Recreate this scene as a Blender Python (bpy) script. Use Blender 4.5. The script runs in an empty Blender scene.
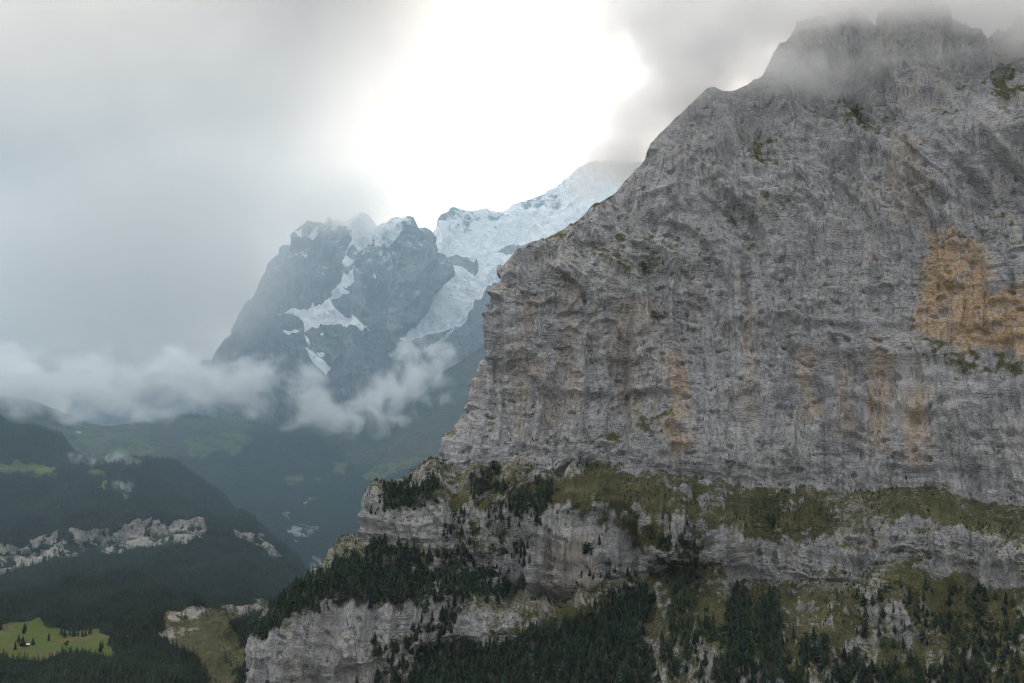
import bpy, math, random
import numpy as np
from mathutils import Vector

SC = bpy.context.scene
COL = SC.collection
R = math.radians
rng = np.random.default_rng(7)
random.seed(7)

# ------------------------------------------------------------------ camera, sky, sun, exposure
F, CX, CY, PITCH = 1000.0, 512.0, 341.5, 6.0          # focal length in pixels, image centre, upward tilt
cam = bpy.data.objects.new('camera', bpy.data.cameras.new('camera'))
COL.objects.link(cam)
cam.data.sensor_width = 36.0
cam.data.lens = 36.0 * F / 1024.0
cam.data.clip_start, cam.data.clip_end = 1.0, 60000.0
cam.location = (0, 0, 0)
cam.rotation_euler = (R(90 + PITCH), 0, 0)
SC.camera = cam

SUN_EL, SUN_AZ = 52.0, -52.0                            # azimuth from +Y towards +X
wd = bpy.data.worlds.new('World'); SC.world = wd; wd.use_nodes = True
SC.view_settings.view_transform = 'Standard'; SC.view_settings.look = 'None'
SC.view_settings.exposure = 0.55; SC.view_settings.gamma = 1.0
SC.view_settings.use_curve_mapping = False
cy = SC.cycles
cy.use_denoising = True
try: cy.denoiser = 'OPENIMAGEDENOISE'
except Exception: pass
cy.max_bounces = 6; cy.diffuse_bounces = 2; cy.glossy_bounces = 1; cy.transmission_bounces = 1
cy.volume_bounces = 3; cy.transparent_max_bounces = 8
cy.pixel_filter_type = 'BLACKMAN_HARRIS'; cy.filter_width = 1.1
cy.use_adaptive_sampling = True; cy.adaptive_threshold = 0.02
cy.volume_step_rate = 2.0; cy.volume_max_steps = 256


class NT:
    """small helper for wiring shader / geometry node trees"""
    def __init__(s, tree): s.t = tree; s.t.nodes.clear()
    def n(s, typ, ins=None, **props):
        nd = s.t.nodes.new(typ)
        for k, v in props.items(): setattr(nd, k, v)
        for k, v in (ins or {}).items():
            sock = nd.inputs[k]
            if isinstance(v, bpy.types.NodeSocket): s.t.links.new(v, sock)
            else: sock.default_value = v
        return nd
    def math(s, op, a, b=0.0, c=0.0, clamp=False):
        nd = s.n('ShaderNodeMath', {0: a, 1: b, 2: c}, operation=op); nd.use_clamp = clamp
        return nd.outputs[0]
    def vmath(s, op, a, b=(0, 0, 0)):
        nd = s.n('ShaderNodeVectorMath', {0: a, 1: b}, operation=op)
        return nd.outputs['Value'] if op in ('LENGTH', 'DOT_PRODUCT', 'DISTANCE') else nd.outputs[0]
    def remap(s, v, a, b, lo=0.0, hi=1.0, smooth=True):
        nd = s.n('ShaderNodeMapRange', {0: v, 1: a, 2: b, 3: lo, 4: hi}, interpolation_type='SMOOTHSTEP' if smooth else 'LINEAR')
        return nd.outputs[0]
    def mix(s, f, a, b):
        nd = s.n('ShaderNodeMix', data_type='RGBA')
        for k, v in ((0, f), (6, a), (7, b)):
            if isinstance(v, bpy.types.NodeSocket): s.t.links.new(v, nd.inputs[k])
            else: nd.inputs[k].default_value = v if k == 0 else (*v, 1.0)
        return nd.outputs[2]
    def noise(s, vec, scale, detail=4.0, rough=0.55, dist=0.0):
        return s.n('ShaderNodeTexNoise', {'Vector': vec, 'Scale': scale, 'Detail': detail, 'Roughness': rough, 'Distortion': dist}).outputs[0]


def build_world():
    g = NT(wd.node_tree)
    d = g.n('ShaderNodeTexCoord').outputs['Generated']
    xyz = g.n('ShaderNodeSeparateXYZ', {0: d})
    x, y, z = xyz.outputs
    az = g.math('MULTIPLY', g.math('ARCTAN2', x, y), 57.2958)
    el = g.math('MULTIPLY', g.math('ARCSINE', z), 57.2958)
    nz = g.math('SUBTRACT', g.noise(d, 5.0, 5.0, 0.5, 0.6), 0.5)
    sv = g.n('ShaderNodeCombineXYZ', {0: g.math('MULTIPLY', x, 4.0), 1: g.math('MULTIPLY', y, 3.0), 2: g.math('MULTIPLY', z, 3.0)}).outputs[0]
    nv = g.math('SUBTRACT', g.noise(sv, 1.3, 4.0, 0.55, 0.8), 0.5)
    # thin place in the cloud deck: bright, broad below and narrowing upwards
    a = g.math('SUBTRACT', g.math('SUBTRACT', az, 3.0), g.math('MULTIPLY', g.math('SUBTRACT', el, 15.0), 0.42))
    e = g.math('SUBTRACT', el, 19.0)
    w = g.remap(el, 8.0, 34.0, 11.0, 8.5)
    dist = g.math('SQRT', g.math('ADD', g.math('POWER', g.math('ABSOLUTE', g.math('DIVIDE', a, w)), 2.0),
                                 g.math('POWER', g.math('DIVIDE', e, 18.0), 2.0)))
    dist = g.math('ADD', dist, g.math('ADD', g.math('MULTIPLY', nz, 0.65), g.math('MULTIPLY', nv, 0.55)))
    core = g.math('POWER', g.remap(dist, 2.15, 0.35, smooth=False), 1.9)
    halo = g.remap(dist, 3.4, 0.9)
    grey = g.math('ADD', g.math('ADD', 0.14, g.math('MULTIPLY', nz, 0.12)), g.math('MULTIPLY', nv, 0.14))
    lum = g.math('ADD', grey, g.math('ADD', g.math('MULTIPLY', halo, 0.11), g.math('MULTIPLY', core, 1.5)))
    up = g.math('MULTIPLY', g.remap(el, 32.0, 75.0, 1.0, 3.8), g.remap(y, 0.3, -0.4, 1.0, 3.0))    # brighter deck overhead and behind
    lum = g.math('MULTIPLY', g.math('MULTIPLY', lum, up), 10.0)
    tone = g.mix(g.remap(y, 0.5, -0.2), (1.0, 0.89, 0.78), (0.985, 0.99, 1.0))
    cloud = g.n('ShaderNodeVectorMath', {0: tone, 'Scale': lum}, operation='SCALE').outputs[0]
    sky = g.n('ShaderNodeTexSky', sky_type='NISHITA', sun_disc=False, sun_elevation=R(SUN_EL), sun_rotation=R(SUN_AZ),
              altitude=1600.0, dust_density=2.0)
    m = g.n('ShaderNodeMix', data_type='RGBA')
    m.inputs[0].default_value = 0.985                    # the deck covers nearly the whole sky
    g.t.links.new(sky.outputs[0], m.inputs[6]); g.t.links.new(cloud, m.inputs[7])
    bg = g.n('ShaderNodeBackground', {0: m.outputs[2], 1: 0.15})
    out = g.n('ShaderNodeOutputWorld', {0: bg.outputs[0]})
build_world()
wd.cycles.sampling_method = 'MANUAL'; wd.cycles.sample_map_resolution = 512

sun = bpy.data.objects.new('sun', bpy.data.lights.new('sun', 'SUN'))
COL.objects.link(sun)
sun.data.energy = 1.4; sun.data.angle = R(20); sun.data.color = (1.0, 0.96, 0.9)
sd = Vector((math.sin(R(SUN_AZ)) * math.cos(R(SUN_EL)), math.cos(R(SUN_AZ)) * math.cos(R(SUN_EL)), math.sin(R(SUN_EL))))
sun.rotation_euler = sd.to_track_quat('Z', 'Y').to_euler()

# ------------------------------------------------------------------ helpers
CP, SP = math.cos(R(PITCH)), math.sin(R(PITCH))

def at(px, py, Y):
    """world point seen at a pixel, Y metres ahead"""
    px, py, Y = np.asarray(px, float), np.asarray(py, float), np.asarray(Y, float)
    u, v = (px - CX) / F, -(py - CY) / F
    dy, dz = CP - v * SP, SP + v * CP
    k = Y / dy
    return np.stack(np.broadcast_arrays(u * k, Y, dz * k), -1)

def pix(P):
    x, y, z = P[..., 0], P[..., 1], P[..., 2]
    f = y * CP + z * SP
    v = -y * SP + z * CP
    return CX + F * x / f, CY - F * v / f

_perm = np.tile(rng.permutation(256), 3).astype(np.int32)
_grad = rng.normal(size=(256, 3)); _grad /= np.linalg.norm(_grad, axis=1)[:, None]
_grad = (_grad * 1.6).astype(np.float32)

def perlin(P, off=0.0):
    P = np.asarray(P, np.float32) + np.float32(off)
    sh = P.shape[:-1]
    P = P.reshape(-1, 3)
    out = np.empty(len(P), np.float32)
    for a in range(0, len(P), 200000):
        q = P[a:a + 200000]
        i = np.floor(q).astype(np.int32); f = q - i; i &= 255
        u = f * f * f * (f * (f * 6 - 15) + 10)
        tot = 0
        for dx in (0, 1):
            hx = _perm[i[:, 0] + dx]; wx = u[:, 0] if dx else 1 - u[:, 0]
            for dy in (0, 1):
                hy = _perm[hx + i[:, 1] + dy]; wy = wx * (u[:, 1] if dy else 1 - u[:, 1])
                for dz in (0, 1):
                    gr = _grad[_perm[hy + i[:, 2] + dz] & 255]
                    w = wy * (u[:, 2] if dz else 1 - u[:, 2])
                    tot = tot + w * (gr[:, 0] * (f[:, 0] - dx) + gr[:, 1] * (f[:, 1] - dy) + gr[:, 2] * (f[:, 2] - dz))
        out[a:a + 200000] = tot
    return out.reshape(sh)

def fbm(P, wl, octs=4, rough=0.5, off=0.0):
    tot, amp = 0, 1.0
    for o in range(octs):
        tot = tot + amp * perlin(P / wl, off + 17.3 * o); wl /= 2.03; amp *= rough
    return tot

def ridged(P, wl, octs=3, rough=0.5, off=0.0):
    tot, amp = 0, 1.0
    for o in range(octs):
        tot = tot + amp * (1 - 2 * np.abs(perlin(P / wl, off + 11.7 * o))); wl /= 2.03; amp *= rough
    return tot

def smooth(x, a, b):
    t = np.clip((x - a) / (b - a), 0, 1)
    return t * t * (3 - 2 * t)

def blur(A, n, axis):
    """box blur run twice along an axis, ends held"""
    if n < 1: return A
    for _ in range(2):
        pad = [(0, 0)] * A.ndim; pad[axis] = (n + 1, n)
        c = np.cumsum(np.pad(A, pad, mode='edge'), axis=axis)
        L = A.shape[axis]
        A = (np.take(c, np.arange(2 * n + 1, 2 * n + 1 + L), axis) - np.take(c, np.arange(0, L), axis)) / (2 * n + 1)
    return A

def normals(P):
    du = np.gradient(P, axis=1); dv = np.gradient(P, axis=0)
    n = np.cross(du, dv)
    n /= np.linalg.norm(n, axis=-1, keepdims=True) + 1e-9
    return n

def poly_mask(px, py, poly, feather=2.0):
    """1 inside a polygon of pixels, soft edge"""
    poly = np.asarray(poly, float)
    res = np.zeros(px.shape, np.float32)
    x0, y0 = poly.min(0) - 3 * feather; x1, y1 = poly.max(0) + 3 * feather
    sel = (px > x0) & (px < x1) & (py > y0) & (py < y1)
    if not sel.any(): return res
    X, Y = px[sel], py[sel]
    inside = np.zeros(X.shape, bool); dmin = np.full(X.shape, 1e9)
    for (ax, ay), (bx, by) in zip(poly, np.roll(poly, -1, 0)):
        c = ((ay > Y) != (by > Y)) & (X < (bx - ax) * (Y - ay) / (by - ay + 1e-9) + ax)
        inside ^= c
        t = np.clip(((X - ax) * (bx - ax) + (Y - ay) * (by - ay)) / ((bx - ax) ** 2 + (by - ay) ** 2 + 1e-9), 0, 1)
        dmin = np.minimum(dmin, np.hypot(X - ax - t * (bx - ax), Y - ay - t * (by - ay)))
    sdist = np.where(inside, dmin, -dmin)
    res[sel] = smooth(sdist, -feather, feather)
    return res

def line_rows(rows, counts, ncol, blur_u=0, blur_v=0):
    """rows: [( [(px,py)...], [(px,Y)...] )] from top to bottom; a sheet through them"""
    s = np.linspace(0, 1, ncol)
    key = []
    for pts, ys in rows:
        pts = np.array(pts, float); ys = np.array(ys, float)
        px = pts[0, 0] + (pts[-1, 0] - pts[0, 0]) * s
        key.append(at(px, np.interp(px, pts[:, 0], pts[:, 1]), np.interp(px, ys[:, 0], ys[:, 1])))
    out = []
    for a, b, n in zip(key[:-1], key[1:], counts):
        t = np.linspace(0, 1, n, endpoint=False)[:, None, None]
        out.append(a[None] * (1 - t) + b[None] * t)
    out.append(key[-1][None])
    P = np.concatenate(out, 0)
    if blur_v: P = blur(P, blur_v, 0)
    if blur_u: P = blur(P, blur_u, 1)
    return P

def tag(o, label, cat, group=None, kind=None):
    o['label'] = label; o['category'] = cat
    if group: o['group'] = group
    if kind: o['kind'] = kind
    return o

def mesh_np(name, V, faces, mats, attrs=None, smooth_shade=True, mat_idx=None):
    """mesh from numpy arrays: faces is one (n,k) array or a list of them"""
    if not isinstance(faces, list): faces = [faces]
    me = bpy.data.meshes.new(name)
    me.vertices.add(len(V)); me.vertices.foreach_set('co', np.ascontiguousarray(V, np.float32).ravel())
    idx = np.concatenate([f.ravel() for f in faces]).astype(np.int32)
    tot = np.concatenate([np.full(len(f), f.shape[1]) for f in faces]).astype(np.int32)
    start = np.concatenate([[0], np.cumsum(tot)[:-1]]).astype(np.int32)
    me.loops.add(len(idx)); me.loops.foreach_set('vertex_index', idx)
    me.polygons.add(len(tot)); me.polygons.foreach_set('loop_start', start)
    if mat_idx is not None: me.polygons.foreach_set('material_index', mat_idx.astype(np.int32))
    me.update(calc_edges=True)
    me.polygons.foreach_set('use_smooth', np.full(len(tot), smooth_shade, bool))
    for k, a in (attrs or {}).items():
        at_ = me.attributes.new(k, 'FLOAT', 'POINT'); at_.data.foreach_set('value', np.ascontiguousarray(a, np.float32).ravel())
    for m in mats: me.materials.append(m)
    return me

def sheet_object(name, P, mat, attrs):
    nv, nu = P.shape[:2]
    i = np.arange(nv * nu).reshape(nv, nu)
    f = np.stack([i[:-1, :-1], i[1:, :-1], i[1:, 1:], i[:-1, 1:]], -1).reshape(-1, 4)
    me = mesh_np(name, P.reshape(-1, 3), f, [mat], attrs)
    o = bpy.data.objects.new(name, me); COL.objects.link(o)
    return o

# ------------------------------------------------------------------ materials
def terrain_material(name, k=1.0, rock=((0.225, 0.230, 0.246), (0.445, 0.448, 0.455)), grass=((0.048, 0.054, 0.024), (0.105, 0.105, 0.048)),
                     snow=False, bump=1.0):
    """rock, grass, stain, wood floor and snow steered by what was measured on the terrain (vertex attributes); k: size of the grain"""
    m = bpy.data.materials.new(name); m.use_nodes = True
    g = NT(m.node_tree)
    P = g.n('ShaderNodeTexCoord').outputs['Object']
    A = lambda n: g.n('ShaderNodeAttribute', attribute_name=n).outputs['Fac']
    xyz = g.n('ShaderNodeSeparateXYZ', {0: P}).outputs
    n_big = g.noise(P, 0.012 / k, 6.0, 0.6)
    n_mid = g.noise(P, 0.06 / k, 6.0, 0.65, 0.4)
    n_fine = g.noise(P, 0.25 / k, 5.0, 0.7)
    vv = g.n('ShaderNodeCombineXYZ', {0: xyz[0], 1: xyz[1], 2: g.math('MULTIPLY', xyz[2], 0.10)}).outputs[0]
    streak = g.noise(vv, 0.055 / k, 6.0, 0.65, 0.5)
    hh = g.n('ShaderNodeCombineXYZ', {0: g.math('MULTIPLY', xyz[0], 0.12), 1: g.math('MULTIPLY', xyz[1], 0.12),
                                      2: g.math('ADD', xyz[2], g.math('MULTIPLY', n_big, 50.0 * k))}).outputs[0]
    beds = g.noise(hh, 0.10 / k, 5.0, 0.6)
    t = g.math('ADD', g.math('MULTIPLY', n_mid, 0.8), g.math('ADD', g.math('MULTIPLY', n_big, 0.6), g.math('MULTIPLY', n_fine, 0.8)))
    t = g.math('ADD', t, g.math('MULTIPLY', beds, 0.35))
    c = g.mix(g.remap(t, 1.06, 1.50), rock[0], rock[1])
    fv = g.n('ShaderNodeMapping', {'Vector': g.n('ShaderNodeVectorMath', {0: P, 1: g.n('ShaderNodeVectorMath', {0: g.n('ShaderNodeTexNoise', {'Vector': P, 'Scale': 0.06 / k, 'Detail': 4.0}).outputs['Color'], 'Scale': 22.0 * k}, operation='SCALE').outputs[0]}, operation='ADD').outputs[0],
                                   'Rotation': (0.0, 0.15, 0.0), 'Scale': (1.0, 1.0, 0.38)}).outputs[0]
    fc = g.n('ShaderNodeSeparateColor', {0: g.n('ShaderNodeTexVoronoi', {'Vector': fv, 'Scale': 0.10 / k, 'Detail': 1.0, 'Roughness': 0.7}).outputs['Color']}).outputs[0]
    c = g.mix(g.math('MULTIPLY', g.remap(fc, 0.45, 0.0), 0.32), c, tuple(v * 0.62 for v in rock[0]))
    c = g.mix(g.math('MULTIPLY', g.remap(fc, 0.6, 1.0), 0.28), c, tuple(min(.6, v * 1.15) for v in rock[1]))
    c = g.mix(g.math('MULTIPLY', A('pale'), g.remap(streak, 0.35, 0.62)), c, (0.44, 0.43, 0.41))
    warm = g.math('MULTIPLY', g.remap(streak, 0.46, 0.64), g.remap(n_big, 0.38, 0.60))
    c = g.mix(g.math('MULTIPLY', warm, 0.55), c, (0.33, 0.30, 0.26))
    pits = g.noise(P, 0.11 / k, 3.0, 0.75, 1.0)
    c = g.mix(g.math('MULTIPLY', g.remap(pits, 0.42, 0.33), 0.75), c, (0.095, 0.10, 0.11))
    c = g.mix(g.math('MULTIPLY', g.remap(pits, 0.60, 0.70), 0.5), c, (0.40, 0.40, 0.40))
    blk = g.math('MULTIPLY', g.remap(streak, 0.42, 0.28), g.remap(n_mid, 0.62, 0.40))
    c = g.mix(g.math('MULTIPLY', blk, 0.55), c, (0.085, 0.09, 0.10))
    st2 = g.noise(g.n('ShaderNodeCombineXYZ', {0: xyz[0], 1: xyz[1], 2: g.math('MULTIPLY', xyz[2], 0.045)}).outputs[0], 0.16 / k, 3.0, 0.6, 0.3)
    c = g.mix(g.math('MULTIPLY', g.remap(st2, 0.56, 0.70), 0.28), c, (0.34, 0.335, 0.325))
    c = g.mix(g.math('MULTIPLY', g.remap(st2, 0.44, 0.32), 0.30), c, (0.10, 0.105, 0.115))
    st3 = g.noise(g.n('ShaderNodeCombineXYZ', {0: xyz[0], 1: xyz[1], 2: g.math('MULTIPLY', xyz[2], 0.16)}).outputs[0], 0.017 / k, 3.0, 0.55, 0.8)
    c = g.mix(g.math('MULTIPLY', g.remap(st3, 0.54, 0.68), 0.45), c, (0.40, 0.375, 0.335))
    c = g.mix(g.math('MULTIPLY', g.remap(st3, 0.46, 0.33), 0.40), c, (0.135, 0.14, 0.16))
    och = g.math('MULTIPLY', A('ochre'), g.remap(g.math('ADD', n_mid, g.math('MULTIPLY', streak, 0.6)), 0.53, 0.90))
    c = g.mix(g.math('MULTIPLY', och, 0.88), c, g.mix(g.remap(n_fine, 0.35, 0.65), (0.36, 0.235, 0.13), (0.54, 0.40, 0.255)))
    # rubble
    c = g.mix(g.math('MULTIPLY', A('debris'), g.remap(n_fine, 0.35, 0.6)), c, (0.33, 0.30, 0.25))
    # grass
    gn = g.math('ADD', g.math('MULTIPLY', n_mid, 0.5), g.math('MULTIPLY', n_fine, 0.5))
    gf = g.remap(g.math('ADD', A('grass'), g.math('MULTIPLY', g.math('SUBTRACT', gn, 0.5), 3.4)), 0.20, 0.80)
    gc = g.mix(g.remap(g.math('ADD', n_big, g.math('MULTIPLY', n_fine, 0.5)), 0.55, 0.95), grass[0], grass[1])
    gc = g.mix(g.math('MULTIPLY', g.remap(n_fine, 0.52, 0.7), 0.6), gc, (0.115, 0.10, 0.065))
    c = g.mix(gf, c, gc)
    # meadow (kept pasture) and wood floor
    mc = g.mix(g.remap(n_mid, 0.3, 0.7), (0.105, 0.125, 0.035), (0.075, 0.125, 0.025))
    mc = g.mix(g.math('MULTIPLY', g.remap(n_big, 0.45, 0.65), 0.7), mc, (0.16, 0.125, 0.065))
    c = g.mix(g.remap(g.math('ADD', A('meadow'), g.math('MULTIPLY', g.math('SUBTRACT', n_mid, 0.5), 0.5)), 0.40, 0.6), c, mc)
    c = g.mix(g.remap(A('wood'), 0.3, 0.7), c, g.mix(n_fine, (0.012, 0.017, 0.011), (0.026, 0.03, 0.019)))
    rough = 0.92
    if snow:
        sn = g.math('ADD', g.math('MULTIPLY', n_mid, 0.5), g.math('ADD', g.math('MULTIPLY', n_fine, 0.3), g.math('MULTIPLY', beds, 0.2)))
        sf = g.remap(g.math('ADD', A('snow'), g.math('MULTIPLY', g.math('SUBTRACT', sn, 0.5), 1.8)), 0.40, 0.62)
        ice = g.mix(g.math('MULTIPLY', A('ice'), g.remap(g.math('ADD', n_fine, g.math('MULTIPLY', n_mid, 0.8)), 0.72, 1.12)), (0.90, 0.90, 0.90), (0.60, 0.62, 0.64))
        c = g.mix(sf, c, ice)
    jv = g.noise(g.n('ShaderNodeMapping', {'Vector': P, 'Rotation': (0.0, 0.12, 0.0), 'Scale': (1.0, 1.0, 0.13)}).outputs[0], 0.045 / k, 3.0, 0.6, 0.5)
    jh = g.noise(g.n('ShaderNodeMapping', {'Vector': P, 'Rotation': (0.0, -0.10, 0.0), 'Scale': (0.14, 0.14, 1.0)}).outputs[0], 0.060 / k, 3.0, 0.6, 0.5)
    edge = g.math('ADD', g.math('MULTIPLY', g.remap(n_big, 0.42, 0.60, 0.2, 1.3), g.remap(g.math('ABSOLUTE', g.math('SUBTRACT', jv, 0.5)), 0.0, 0.045)), g.math('MULTIPLY', g.remap(n_big, 0.58, 0.40, 0.05, 0.55), g.remap(g.math('ABSOLUTE', g.math('SUBTRACT', jh, 0.5)), 0.0, 0.06)))
    vor = g.n('ShaderNodeTexVoronoi', {'Vector': g.n('ShaderNodeVectorMath', {0: P, 1: (1, 1, 0.55)}, operation='MULTIPLY').outputs[0], 'Scale': 0.09 / k, 'Detail': 3.0, 'Roughness': 0.6}, feature='F1').outputs['Distance']
    h = g.math('ADD', g.math('MULTIPLY', n_mid, 2.0), g.math('ADD', g.math('MULTIPLY', n_fine, 1.2), g.math('ADD', g.math('MULTIPLY', edge, 0.8), g.math('MULTIPLY', vor, -0.5))))
    bp = g.n('ShaderNodeBump', {'Height': h, 'Strength': 1.0 * bump, 'Distance': 6.0 * k})
    b = g.n('ShaderNodeBsdfPrincipled', {'Base Color': c, 'Roughness': rough, 'Normal': bp.outputs[0]})
    b.inputs['Specular IOR Level'].default_value = 0.15
    g.n('ShaderNodeOutputMaterial', {0: b.outputs[0]})
    return m

def foliage_material(name, a, b_, by_object=False):
    m = bpy.data.materials.new(name); m.use_nodes = True
    g = NT(m.node_tree)
    if by_object: f = g.n('ShaderNodeObjectInfo').outputs['Random']
    else: f = g.n('ShaderNodeAttribute', attribute_name='tint').outputs['Fac']
    P = g.n('ShaderNodeTexCoord').outputs['Object']
    nz = g.noise(P, 6.0 if by_object else 0.3, 2.0)
    c = g.mix(g.math('ADD', g.math('MULTIPLY', f, 0.75), g.math('MULTIPLY', g.math('SUBTRACT', nz, 0.4), 0.9), 0.0, True), a, b_)
    s = g.n('ShaderNodeBsdfPrincipled', {'Base Color': c, 'Roughness': 0.8})
    s.inputs['Specular IOR Level'].default_value = 0.2
    g.n('ShaderNodeOutputMaterial', {0: s.outputs[0]})
    return m

def plain(name, col, rough=0.8, var=0.25, scale=1.5):
    m = bpy.data.materials.new(name); m.use_nodes = True
    g = NT(m.node_tree)
    P = g.n('ShaderNodeTexCoord').outputs['Object']
    c = g.mix(g.noise(P, scale, 4.0), tuple(v * (1 - var) for v in col), tuple(min(1, v * (1 + var)) for v in col))
    s = g.n('ShaderNodeBsdfPrincipled', {'Base Color': c, 'Roughness': rough})
    g.n('ShaderNodeOutputMaterial', {0: s.outputs[0]})
    return m

M_CLIFF = terrain_material('limestone_cliff')
M_HILL = terrain_material('forested_hill_ground', 1.6, rock=((0.17, 0.16, 0.15), (0.36, 0.34, 0.31)))
M_FAR = terrain_material('far_slope_ground', 2.2, rock=((0.13, 0.13, 0.13), (0.30, 0.29, 0.27)), grass=((0.045, 0.048, 0.030), (0.075, 0.075, 0.045)))
M_SNOW = terrain_material('snow_and_rock', 4.0, rock=((0.075, 0.08, 0.09), (0.14, 0.145, 0.15)), snow=True, bump=0.8)
M_SPRUCE = foliage_material('spruce_needles', (0.004, 0.012, 0.012), (0.030, 0.052, 0.028))
M_SPRUCE_ONE = foliage_material('spruce_needles_single', (0.005, 0.012, 0.011), (0.024, 0.038, 0.020), True)
M_LEAF_ONE = foliage_material('broadleaf_leaves', (0.040, 0.062, 0.020), (0.075, 0.10, 0.035), True)
M_BARK = plain('bark', (0.07, 0.055, 0.045))

# ------------------------------------------------------------------ valley floor
def build_ground():
    n = 120
    x = np.linspace(-7300, 7300, n); y = np.linspace(-1100, 12300, n)
    X, Y = np.meshgrid(x, y)
    P = np.stack([X, Y, np.full_like(X, -860.0)], -1)
    P[..., 2] += 30 * fbm(P, 1800, 3)
    z = np.zeros(X.size)
    o = sheet_object('ground', P[::-1], M_HILL, dict(grass=z + 1, ochre=z, pale=z, debris=z, meadow=z, wood=z))
    tag(o, 'grassy valley floor far below between the slopes', 'ground', kind='structure')
build_ground()

# ------------------------------------------------------------------ the great cliff
def build_cliff():
    XR = 1250
    R0 = ([(506, 268), (520, 257), (540, 244), (560, 232), (580, 220), (600, 204), (620, 187), (640, 163), (648, 150), (651, 140), (670, 120), (690, 101), (705, 87), (714, 84), (728, 90), (760, 76), (790, 48), (815, 28), (835, 24), (860, 40), (885, 42), (905, 28), (920, 15), (932, 24), (950, 45), (985, 50), (1024, 36), (XR, 0)],
          [(506, 2460), (580, 2510), (650, 2570), (712, 2640), (800, 2720), (920, 2700), (1024, 2580), (XR, 2350)])
    R1 = ([(499, 278), (540, 282), (600, 262), (650, 235), (720, 200), (790, 175), (860, 160), (930, 148), (1024, 135), (XR, 110)],
          [(499, 2420), (600, 2430), (720, 2480), (860, 2480), (930, 2380), (1024, 2280), (XR, 2050)])
    R1a = ([(489, 312), (560, 325), (650, 300), (760, 270), (860, 255), (940, 240), (1024, 235), (XR, 220)],
           [(489, 2400), (600, 2400), (760, 2400), (900, 2310), (1024, 2200), (XR, 1980)])
    R1b = ([(470, 420), (560, 410), (700, 395), (860, 375), (930, 350), (1024, 362), (XR, 380)],
           [(470, 2385), (600, 2375), (760, 2350), (900, 2260), (1024, 2140), (XR, 1920)])
    R1c = ([(449, 441), (520, 440), (600, 440), (700, 440), (860, 430), (930, 425), (1024, 440), (XR, 450)],
           [(449, 2350), (520, 2360), (600, 2350), (760, 2310), (900, 2210), (1024, 2085), (XR, 1870)])
    R2 = ([(445, 476), (500, 470), (560, 480), (600, 466), (650, 478), (720, 486), (780, 481), (850, 490), (920, 490), (1024, 502), (XR, 520)],
          [(445, 2340), (600, 2330), (760, 2285), (900, 2185), (1024, 2065), (XR, 1850)])
    R3 = ([(379, 511), (400, 502), (440, 503), (490, 520), (520, 520), (560, 505), (600, 515), (680, 528), (760, 541), (840, 541), (890, 528), (960, 530), (1024, 545), (XR, 580)],
          [(379, 2250), (500, 2260), (600, 2240), (760, 2190), (900, 2090), (1024, 1980), (XR, 1770)])
    R4 = ([(371, 547), (430, 553), (480, 578), (530, 606), (590, 606), (640, 580), (700, 575), (760, 580), (820, 592), (880, 589), (905, 560), (960, 570), (1024, 584), (XR, 620)],
          [(371, 2240), (500, 2245), (600, 2225), (760, 2175), (900, 2075), (1024, 1965), (XR, 1750)])
    R5 = ([(260, 640), (280, 626), (310, 614), (350, 607), (400, 612), (450, 610), (500, 616), (550, 628), (620, 640), (700, 636), (800, 640), (900, 645), (1024, 652), (XR, 690)],
          [(260, 2130), (350, 2110), (450, 2110), (600, 2100), (760, 2040), (900, 1950), (1024, 1850), (XR, 1630)])
    R6 = ([(253, 720), (300, 705), (350, 690), (400, 675), (450, 655), (500, 650), (560, 655), (620, 662), (700, 665), (800, 668), (1024, 690), (XR, 730)],
          [(253, 2110), (350, 2085), (450, 2085), (600, 2060), (760, 1990), (1024, 1790), (XR, 1580)])
    R7 = ([(120, 1000), (400, 980), (700, 980), (1024, 1000), (XR, 1040)],
          [(120, 1700), (600, 1600), (1024, 1420), (XR, 1300)])
    ncol = 1000
    cnt = [110, 75, 95, 25, 40, 60, 55, 75, 60, 45]
    P = line_rows([R0, R1, R1a, R1b, R1c, R2, R3, R4, R5, R6, R7], cnt, ncol)
    rowid = np.concatenate([np.full(c, k) + np.linspace(0, 1, c, endpoint=False) for k, c in enumerate(cnt)] + [[len(cnt)]])
    # the side that turns away behind the left edge, and the back below the ridge
    W = 60
    t = (np.linspace(1, 0, W, endpoint=False) ** 1.4)[None, :, None]
    L = P[:, :1]
    d = L * np.array([1, 1, 0]); d = d / np.linalg.norm(d, axis=-1, keepdims=True)
    side = L + t * (d * 1400 + np.array([420.0, 0, 0])) - np.array([0, 0, 1.0]) * (t ** 2) * 60
    P = np.concatenate([side, P], 1)
    t = (np.linspace(1, 0, 36, endpoint=False) ** 1.3)[:, None, None]
    back = P[:1] + t * np.array([250.0, 1500, -500]) + np.array([0, 0, 1.0]) * (t * (1 - t)) * 120
    P = np.concatenate([back, P], 0)
    rowid = np.concatenate([np.full(36, -1.0), rowid])[:, None] + np.zeros((1, P.shape[1]))
    P = blur(blur(P, 3, 0), 3, 1)
    steep_base = 1 - np.abs(normals(blur(blur(P, 6, 0), 6, 1))[..., 2])
    Nb = normals(blur(blur(P, 10, 0), 10, 1))
    if Nb[300, 500, 1] > 0: Nb = -Nb
    Q = P.copy()
    x, y, z = P[..., 0], P[..., 1], P[..., 2]
    a = x * 0.96 - y * 0.25                              # distance along the face
    A3 = lambda sa, sz, off: np.stack([a / sa, y / 400.0, z / sz], -1) + off
    warp = 30 * perlin(P / 260, 3.1) + 10 * perlin(P / 90, 5.2)
    rock = smooth(steep_base, 0.25, 0.55)
    rock = np.where(rowid < 0, 0.6, rock)
    upper = smooth(rowid, 1.8, 0.6)                       # the less steep head wall
    d = 42 * perlin(P / 420, 1.0) + 24 * perlin(P / 170, 2.0)
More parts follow.
